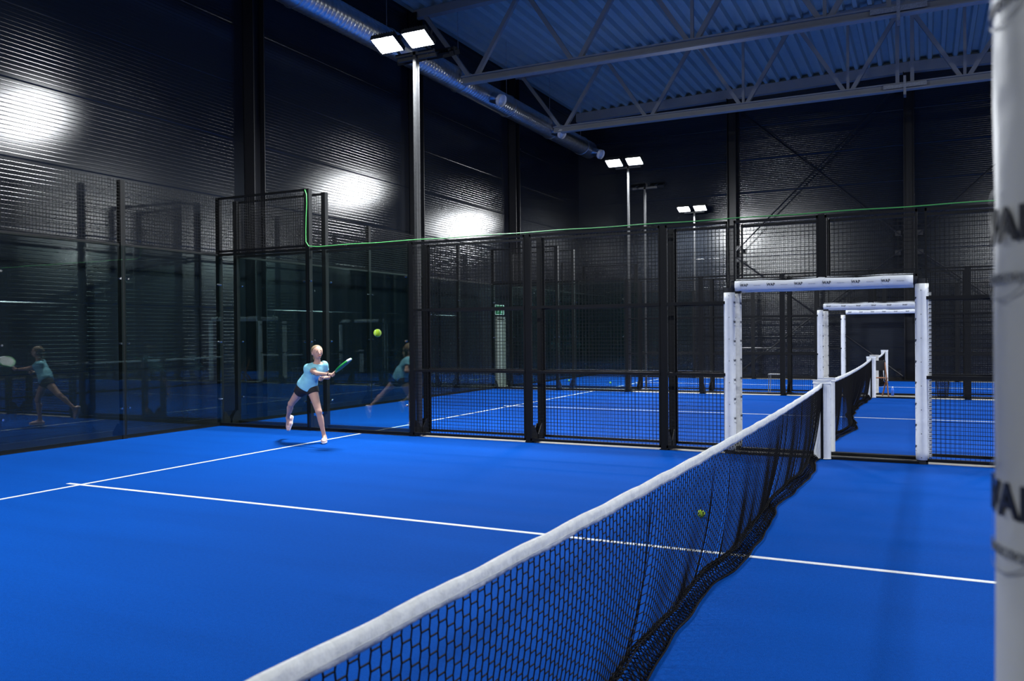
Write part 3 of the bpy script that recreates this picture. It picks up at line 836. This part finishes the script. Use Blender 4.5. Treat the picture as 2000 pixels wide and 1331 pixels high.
# right hand closed round the racket grip
wRn = np.array(wR); pc = racket_o+np.array((-.012, .018, -.006)); body.append((wR, tuple(pc), .019, .024, .012))
pn = racket_d; ex = np.cross(pn, (0, 1., 0)); ex /= np.linalg.norm(ex); ey = np.cross(pn, ex)
for i in range(4):
    c0 = racket_o+pn*(-.030+.0185*i); rad = .0225; a0 = 2.2; prev = None
    for j in range(4 if i else 3):
        a_ = a0-j*1.15; p = c0+rad*(math.cos(a_)*ex+math.sin(a_)*ey)
        if prev is not None: body.append((tuple(prev), tuple(p), .0085-.0006*j, .0080-.0006*j, .003))
        prev = p
p0 = pc+pn*.01; p1 = racket_o+pn*.045+ex*.018+ey*(-.006); p2 = racket_o+pn*.062+ex*.004+ey*(-.019)
body += [(tuple(p0), tuple(p1), .011, .009, .006), (tuple(p1), tuple(p2), .009, .0075, .004)]
# left hand, relaxed curl
lw = np.array(wL); ldir = np.array((-.02, -.95, -.15)); ldir /= np.linalg.norm(ldir); lx = np.array((.35, 0, .94)); lx -= ldir*(lx @ ldir); lx /= np.linalg.norm(lx); ln = np.cross(ldir, lx)
lp = lw+ldir*.05; body += [(wL, tuple(lp), .018, .021, .01), (tuple(lp-lx*.018), tuple(lp+lx*.020), .015, .015, .01)]
for i, L_ in enumerate((.040, .046, .043, .034)):
    b0 = lp+lx*(.026-.0175*i)+ldir*.012; b1 = b0+ldir*L_*.55+ln*.006; b2 = b1+ldir*L_*.30+ln*L_*.40; b3 = b2-ldir*.002+ln*L_*.40
    body += [(tuple(b0), tuple(b1), .0085, .008, .004), (tuple(b1), tuple(b2), .008, .0075, .003), (tuple(b2), tuple(b3), .0075, .0065, .003)]
t0_ = lw+ldir*.018+lx*.018; t1_ = t0_+lx*.026+ldir*.022+ln*.008; t2_ = t1_+ldir*.026+ln*.010
body += [(tuple(t0_), tuple(t1_), .011, .009, .006), (tuple(t1_), tuple(t2_), .009, .0075, .003)]
iso(body).build('body', M['skin'], g, True)
# clothes
up_ = .016
tee = [(tuple(a), tuple(b), ra+up_, rb+up_, k_) for a, b, ra, rb, k_ in [(pel, wst, .108, .098, .05), ((-.315, .05, .86), (-.205, .05, .86), .078, .080, .04)]+torso[3:6]+[(chs, nb_, .08, .042, .04)]]
slR = tuple(np.array(sR)*.55+np.array(eR)*.45); slL = tuple(np.array(sL)*.55+np.array(eL)*.45)
tee += [(sR, slR, .056, .052, .03), (sL, slL, .054, .052, .03)]
ax_t = np.array(chs)-np.array(pel)
iso(tee, [((-.265, .05, .785), tuple(-ax_t)), (tuple(np.array(nb_)+(0, 0, .012)), (.15, -.25, 1), .09),
          (tuple(np.array(slR)), tuple(np.array(eR)-np.array(sR)), .062), (tuple(np.array(slL)), tuple(np.array(eL)-np.array(sL)), .062)]).build('t_shirt', M['tee'], g, True)
def mix(a, b, t_): return tuple(np.array(a)*(1-t_)+np.array(b)*t_)
sh = [(hL, hR, .086, .086, .05), (pel, wst, .100, .090, .04), (hL, mix(hL, kL, .16), .090, .088, .03), (hR, mix(hR, kR, .20), .090, .088, .03)]
iso(sh, [(mix(hL, kL, .20), tuple(np.array(kL)-np.array(hL)), .15), (mix(hR, kR, .26), tuple(np.array(kR)-np.array(hR)), .15), (mix(pel, wst, .95), tuple(ax_t))]).build('shorts', M['shorts'], g, True)
# hair cap pulled back and tied
hp = [(H(0, -.018, .034), H(0, -.020, .032), .085, .085, .01), (H(0, -.075, .03), H(0, -.105, .02), .035, .022, .03), (H(0, -.105, .02), H(.0, -.125, -.06), .022, .017, .02), (H(0, -.125, -.06), H(0, -.11, -.13), .017, .008, .02)]
iso(hp, [(H(0, .030, .058), tuple(fd*.80-hu*.60), .3)]).build('hair', M['hair'], g, True)
for s_ in (-1, 1):
    e = MB().ball(H(s_*.030, .0735, .012), (.011, .008, .0065), 12, 8); e.build('eye', M['eye'], g, True)
    MB().tube([H(s_*.044, .071, .030), H(s_*.030, .079, .034), H(s_*.015, .080, .030)], .0028, 6).build('eyebrow', M['hair'], g, True)
MB().tube([H(-.022, .074, -.046), H(-.008, .084, -.042), H(.008, .084, -.042), H(.022, .074, -.046), H(.008, .081, -.056), H(-.008, .081, -.056), H(-.022, .074, -.046)], .0042, 6).build('mouth', M['lip'], g, True)
# shoes
def shoe(an, toe, upv):
    an, toe, u = np.array(an, float), np.array(toe, float), np.array(upv, float); d = toe-an; d /= np.linalg.norm(d); u = u-d*(u @ d); u /= np.linalg.norm(u); s_ = np.cross(d, u)
    c = an-u*.055; heel = c-d*.035; tip = c+d*.15
    pr = [(tuple(heel), tuple(c+d*.06), .036, .036, .02), (tuple(c+d*.06), tuple(tip-u*.006), .038, .026, .02), (tuple(c+u*.02-d*.01), tuple(c+u*.045-d*.006), .034, .031, .02),
          (tuple(c+d*.07+s_*.008), tuple(c+d*.11+s_*.008), .032, .030, .02)]
    o = iso(pr, [(tuple(c-u*.022), tuple(-u))]).build('shoe', M['shoe'], g, True)
    so = iso([(tuple(heel-u*.02), tuple(c+d*.06-u*.02), .036, .035, .02), (tuple(c+d*.06-u*.02), tuple(tip-u*.018), .042, .028, .02)], [(tuple(c-u*.014), tuple(u)), (tuple(c-u*.036), tuple(-u))])
    so.build('sole', M['sole'], o, True)
    lc = MB()
    for q in range(4):
        b = c+d*(.03+.018*q)+u*(.036-.005*q); lc.tube([tuple(b-s_*.018), tuple(b+u*.003), tuple(b+s_*.018)], .0025, 5)
    lc.build('laces', M['white'], o, True)
shoe((-.005, .0, .098), (.02, -.18, .098), (0, 0, 1))
shoe((-.655, .437, .315), (-.685, .385, .135), (-.35, -.85, .30))
wb = wRn+(np.array(eR)-wRn)*.08; dd = (wRn-np.array(eR)); dd /= np.linalg.norm(dd)
MB().tube([tuple(wb-dd*.012), tuple(wb-dd*.006), tuple(wb+dd*.006), tuple(wb+dd*.012)], [.021, .0245, .0245, .021], 16).build('wristband', M['shorts'], g, True)

# racket: held by the hand, a thing of its own
Rm = Matrix.Rotation(YAW, 4, 'Z'); ro = Matrix.Translation(GIRL) @ Rm
rk = thing('padel_racket', 'green padel racket seen edge-on in the girl\'s right hand', 'racket', (0, 0, 0))
wdir = np.array((.10, -.97, .10)); wdir -= pn*(wdir @ pn); wdir /= np.linalg.norm(wdir); nd = np.cross(wdir, pn)
mt = Matrix.Identity(4)
for i in range(3): mt[i][0] = wdir[i]; mt[i][1] = nd[i]; mt[i][2] = pn[i]; mt[i][3] = racket_o[i]-pn[i]*.055
rk.matrix_world = ro @ mt
out = []
for a in np.linspace(0, 2*pi, 40, False): out.append((.125*math.sin(a)*(1-.10*math.cos(a)), .285+.135*(-math.cos(a))*1.0))
m = MB(); m.tube([(a, 0, b) for a, b in out]+[(out[0][0], 0, out[0][1])], .015, 10, False, 1.15); m.build('racket_frame', M['racket'], rk, True)
m = MB(); m.prism([(a*.92, .285+(b-.285)*.92) for a, b in out], 1, -.0135, .0135); fc = m.build('racket_face', M['racketdark'], rk)
hl = MB()
for i in range(-3, 4):
    for j in range(-3, 4):
        if i*i+j*j < 12: hl.tube([(i*.028, -.0138, .29+j*.028), (i*.028, .0138, .29+j*.028)], .005, 8)
hl.build('hole', M['cap'], fc)
MB().bar((-.012, 0, .12), (-.05, 0, .19), .02, .022, (0, 1, 0)).bar((.012, 0, .12), (.05, 0, .19), .02, .022, (0, 1, 0)).build('throat', M['racket'], rk)
MB().tube([(0, 0, 0), (0, 0, .012), (0, 0, .014), (0, 0, .13)], [.018, .018, .0145, .0145], 14).build('grip', M['cap'], rk, True)
MB().tube([(.05*math.sin(a), 0, .285+.139*math.cos(a)) for a in np.linspace(-.0, .0, 1)]+[(.045, 0, .412), (0, 0, .4225), (-.045, 0, .412)], .0165, 10).build('tip_guard', M['white'], rk, True) if False else MB().tube([(.055, 0, .409), (.03, 0, .418), (0, 0, .4215), (-.03, 0, .418), (-.055, 0, .409)], .0165, 10).build('tip_guard', M['white'], rk, True)
